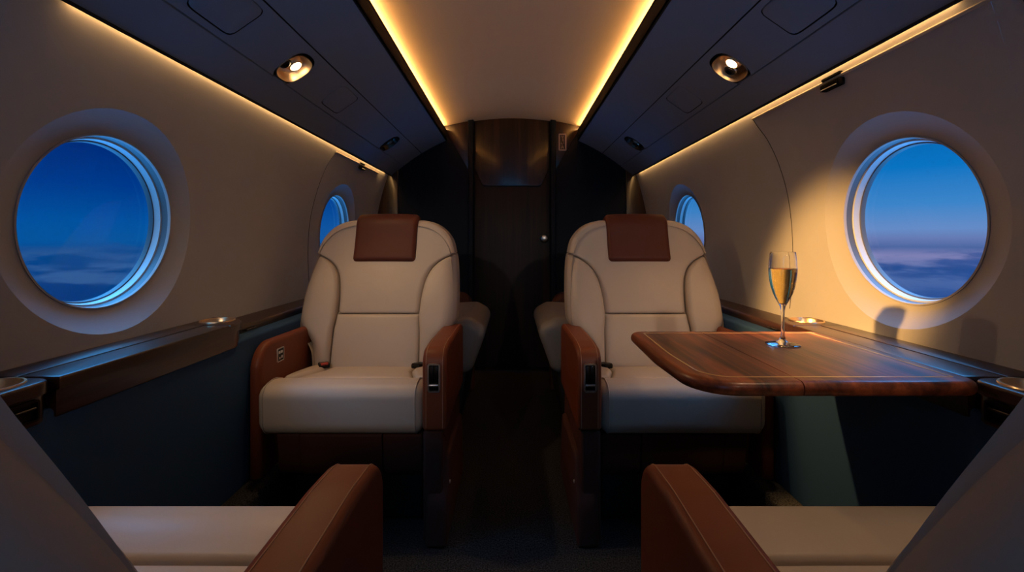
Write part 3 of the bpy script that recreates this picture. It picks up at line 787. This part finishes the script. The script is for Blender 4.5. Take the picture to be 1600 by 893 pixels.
# ------------------------------------------------------------------ lights
def spot(name, loc, target, energy, angle, blend, size=.018, col=(1, .66, .30)):
    l = bpy.data.lights.new(name, 'SPOT'); l.energy = energy; l.spot_size = math.radians(angle); l.spot_blend = blend
    l.shadow_soft_size = size; l.color = col
    o = bpy.data.objects.new(name, l); COL.objects.link(o); o.location = loc
    o.rotation_euler = (Vector(target)-Vector(loc)).to_track_quat('-Z', 'Y').to_euler()
    return o
def below(p, d=.03): return (p.x*.97, p.y, p.z-d)
spot('lamp_beam', below(LPOS[(-1, 1)]), (.95, 1.375, .750), 330, 22, .8, .030, (1, .50, .13))      # onto the table and wall
SOFT = (1, .80, .62)
for sd in (-1, 1):
    spot('lamp_beam', below(LPOS[(sd, 0)]), (sd*.50, 1.78, .66), 26, 34, .9, .03, SOFT)             # from the added pair behind the camera, filling the facing seats
    spot('lamp_beam', below(LPOS[(sd, 1)]), (sd*.45, .62, .45), 7.5, 56, .9, .02, (1, .68, .40))      # down onto the foreground seats
spot('lamp_beam', below(LPOS[(-1, 2)]), (-.05, 1.45, .45), 10, 112, .9, .02, (1, .66, .34))
spot('lamp_beam', below(LPOS[(1, 2)]), (.62, 1.40, .40), 7, 80, .9, .02, (1, .66, .34))
spot('lamp_beam', below(LPOS[(1, 2)]), (.81, 1.19, .50), 95, 24, .8, .012, (1, .55, .18))            # past the table's far edge onto the side panel

# ------------------------------------------------------------------ dusk sky
w = bpy.data.worlds.new('dusk_sky'); scene.world = w; w.use_nodes = True
N, L = w.node_tree.nodes, w.node_tree.links
bg = N['Background']
tc = N.new('ShaderNodeTexCoord'); sep = N.new('ShaderNodeSeparateXYZ'); L.new(tc.outputs['Generated'], sep.inputs[0])
def srgb(r, g, b):
    f = lambda c: ((c/255+.055)/1.055)**2.4 if c > 10 else c/255/12.92
    return (f(r), f(g), f(b), 1)
def mth(op, a, b=None, clamp=False):
    n = N.new('ShaderNodeMath'); n.operation = op; n.use_clamp = clamp
    for i, q in enumerate((a, b)):
        if q is None: continue
        if isinstance(q, (int, float)): n.inputs[i].default_value = q
        else: L.new(q, n.inputs[i])
    return n.outputs[0]
ef = mth('ADD', mth('MULTIPLY', sep.outputs['Z'], 2.0), .5, True)     # -.25..+.25 -> 0..1
def ramp(stops):
    r = N.new('ShaderNodeValToRGB'); e = r.color_ramp.elements
    while len(e) < len(stops): e.new(.5)
    for el, (z, c) in zip(e, stops): el.position = min(1, max(0, z*2+.5)); el.color = srgb(*c)
    L.new(ef, r.inputs['Fac']); return r.outputs['Color']
left = ramp([(-.20, (0, 32, 95)), (-.06, (0, 60, 128)), (-.015, (8, 72, 140)), (0.0, (5, 85, 158)), (.03, (0, 82, 160)), (.09, (0, 58, 142)), (.17, (0, 38, 118)), (.25, (0, 28, 95))])
right = ramp([(-.20, (30, 65, 130)), (-.09, (50, 88, 154)), (-.05, (84, 110, 168)), (-.024, (128, 130, 180)), (-.010, (78, 104, 162)), (.004, (104, 124, 180)), (.02, (104, 142, 200)), (.06, (62, 135, 203)), (.12, (10, 118, 196)), (.22, (0, 92, 170))])
sx = N.new('ShaderNodeMapRange'); sx.interpolation_type = 'SMOOTHSTEP'; L.new(sep.outputs['X'], sx.inputs['Value'])
sx.inputs['From Min'].default_value = -.5; sx.inputs['From Max'].default_value = .5
mix = N.new('ShaderNodeMix'); mix.data_type = 'RGBA'
L.new(sx.outputs[0], mix.inputs['Factor']); L.new(left, mix.inputs['A']); L.new(right, mix.inputs['B'])
# cloud bank: noise stretched along the horizon, only around and below it
mp = N.new('ShaderNodeMapping'); mp.inputs['Scale'].default_value = (4.2, 4.2, 22); L.new(tc.outputs['Generated'], mp.inputs['Vector'])
nz = N.new('ShaderNodeTexNoise'); nz.inputs['Scale'].default_value = 1.6; nz.inputs['Detail'].default_value = 7; nz.inputs['Roughness'].default_value = .58
L.new(mp.outputs['Vector'], nz.inputs['Vector'])
cm = N.new('ShaderNodeMapRange'); cm.interpolation_type = 'SMOOTHSTEP'; L.new(nz.outputs['Fac'], cm.inputs['Value'])
cm.inputs['From Min'].default_value = .44; cm.inputs['From Max'].default_value = .60
band = N.new('ShaderNodeValToRGB'); be = band.color_ramp.elements
for el, (z, c) in zip([be[0], be[1], be.new(.5), be.new(.5), be.new(.5)], []): pass
while len(be) < 6: be.new(.5)
for el, (z, c) in zip(be, ((-.2, .5), (-.10, .7), (-.045, 1.0), (-.020, .75), (-.006, .0), (.2, .0))): el.position = z*2+.5; el.color = (c, c, c, 1)
L.new(ef, band.inputs['Fac'])
cf = mth('MULTIPLY', cm.outputs[0], band.outputs['Color'])
cl = N.new('ShaderNodeMix'); cl.data_type = 'RGBA'; L.new(sx.outputs[0], cl.inputs['Factor'])
cl.inputs['A'].default_value = srgb(48, 92, 150); cl.inputs['B'].default_value = srgb(38, 78, 146)
fin = N.new('ShaderNodeMix'); fin.data_type = 'RGBA'
L.new(cf, fin.inputs['Factor']); L.new(mix.outputs['Result'], fin.inputs['A']); L.new(cl.outputs['Result'], fin.inputs['B'])
zn = N.new('ShaderNodeMapRange'); zn.interpolation_type = 'SMOOTHSTEP'; L.new(sep.outputs['Z'], zn.inputs['Value'])
zn.inputs['From Min'].default_value = .42; zn.inputs['From Max'].default_value = .70
zm = N.new('ShaderNodeMix'); zm.data_type = 'RGBA'; L.new(zn.outputs[0], zm.inputs['Factor']); L.new(fin.outputs['Result'], zm.inputs['A'])
zm.inputs['B'].default_value = (.7, 4.4, 10.5, 1)  # added brightness overhead, out of view, as blue fill through the windows
dn = N.new('ShaderNodeMapRange'); dn.interpolation_type = 'SMOOTHSTEP'; L.new(sep.outputs['Z'], dn.inputs['Value'])
dn.inputs['From Min'].default_value = -.22; dn.inputs['From Max'].default_value = -.50
dm = N.new('ShaderNodeMix'); dm.data_type = 'RGBA'; L.new(dn.outputs[0], dm.inputs['Factor']); L.new(zm.outputs['Result'], dm.inputs['A'])
dm.inputs['B'].default_value = (.20, 1.7, 4.6, 1)       # added blue glow from below, out of view, for the overhead panels
yn = N.new('ShaderNodeMapRange'); yn.interpolation_type = 'SMOOTHSTEP'; L.new(sep.outputs['Y'], yn.inputs['Value'])
yn.inputs['From Min'].default_value = -.2; yn.inputs['From Max'].default_value = -.8
ym = N.new('ShaderNodeMix'); ym.data_type = 'RGBA'; L.new(yn.outputs[0], ym.inputs['Factor']); L.new(dm.outputs['Result'], ym.inputs['A'])
ym.inputs['B'].default_value = (.16, .70, 1.45, 1)  # added blue light from behind the camera, entering by the front opening
L.new(ym.outputs['Result'], bg.inputs['Color']); bg.inputs['Strength'].default_value = 1.11

# ------------------------------------------------------------------ camera
cam = bpy.data.cameras.new('camera'); co = bpy.data.objects.new('camera', cam); COL.objects.link(co)
co.location = (0, 0, EYE); co.rotation_euler = (PI/2, 0, 0)
cam.sensor_fit = 'HORIZONTAL'; cam.sensor_width = 36; cam.lens = F/1600*36
cam.shift_y = -(446.5-CY)/1600; cam.clip_start = .01
scene.camera = co
vs = scene.view_settings
scene.display_settings.display_device = 'sRGB'; vs.view_transform = 'Standard'; vs.look = 'None'; vs.exposure = -.15; vs.gamma = 1; vs.use_curve_mapping = False
scene.cycles.max_bounces = 10; scene.cycles.transmission_bounces = 10; scene.cycles.sample_clamp_indirect = 4
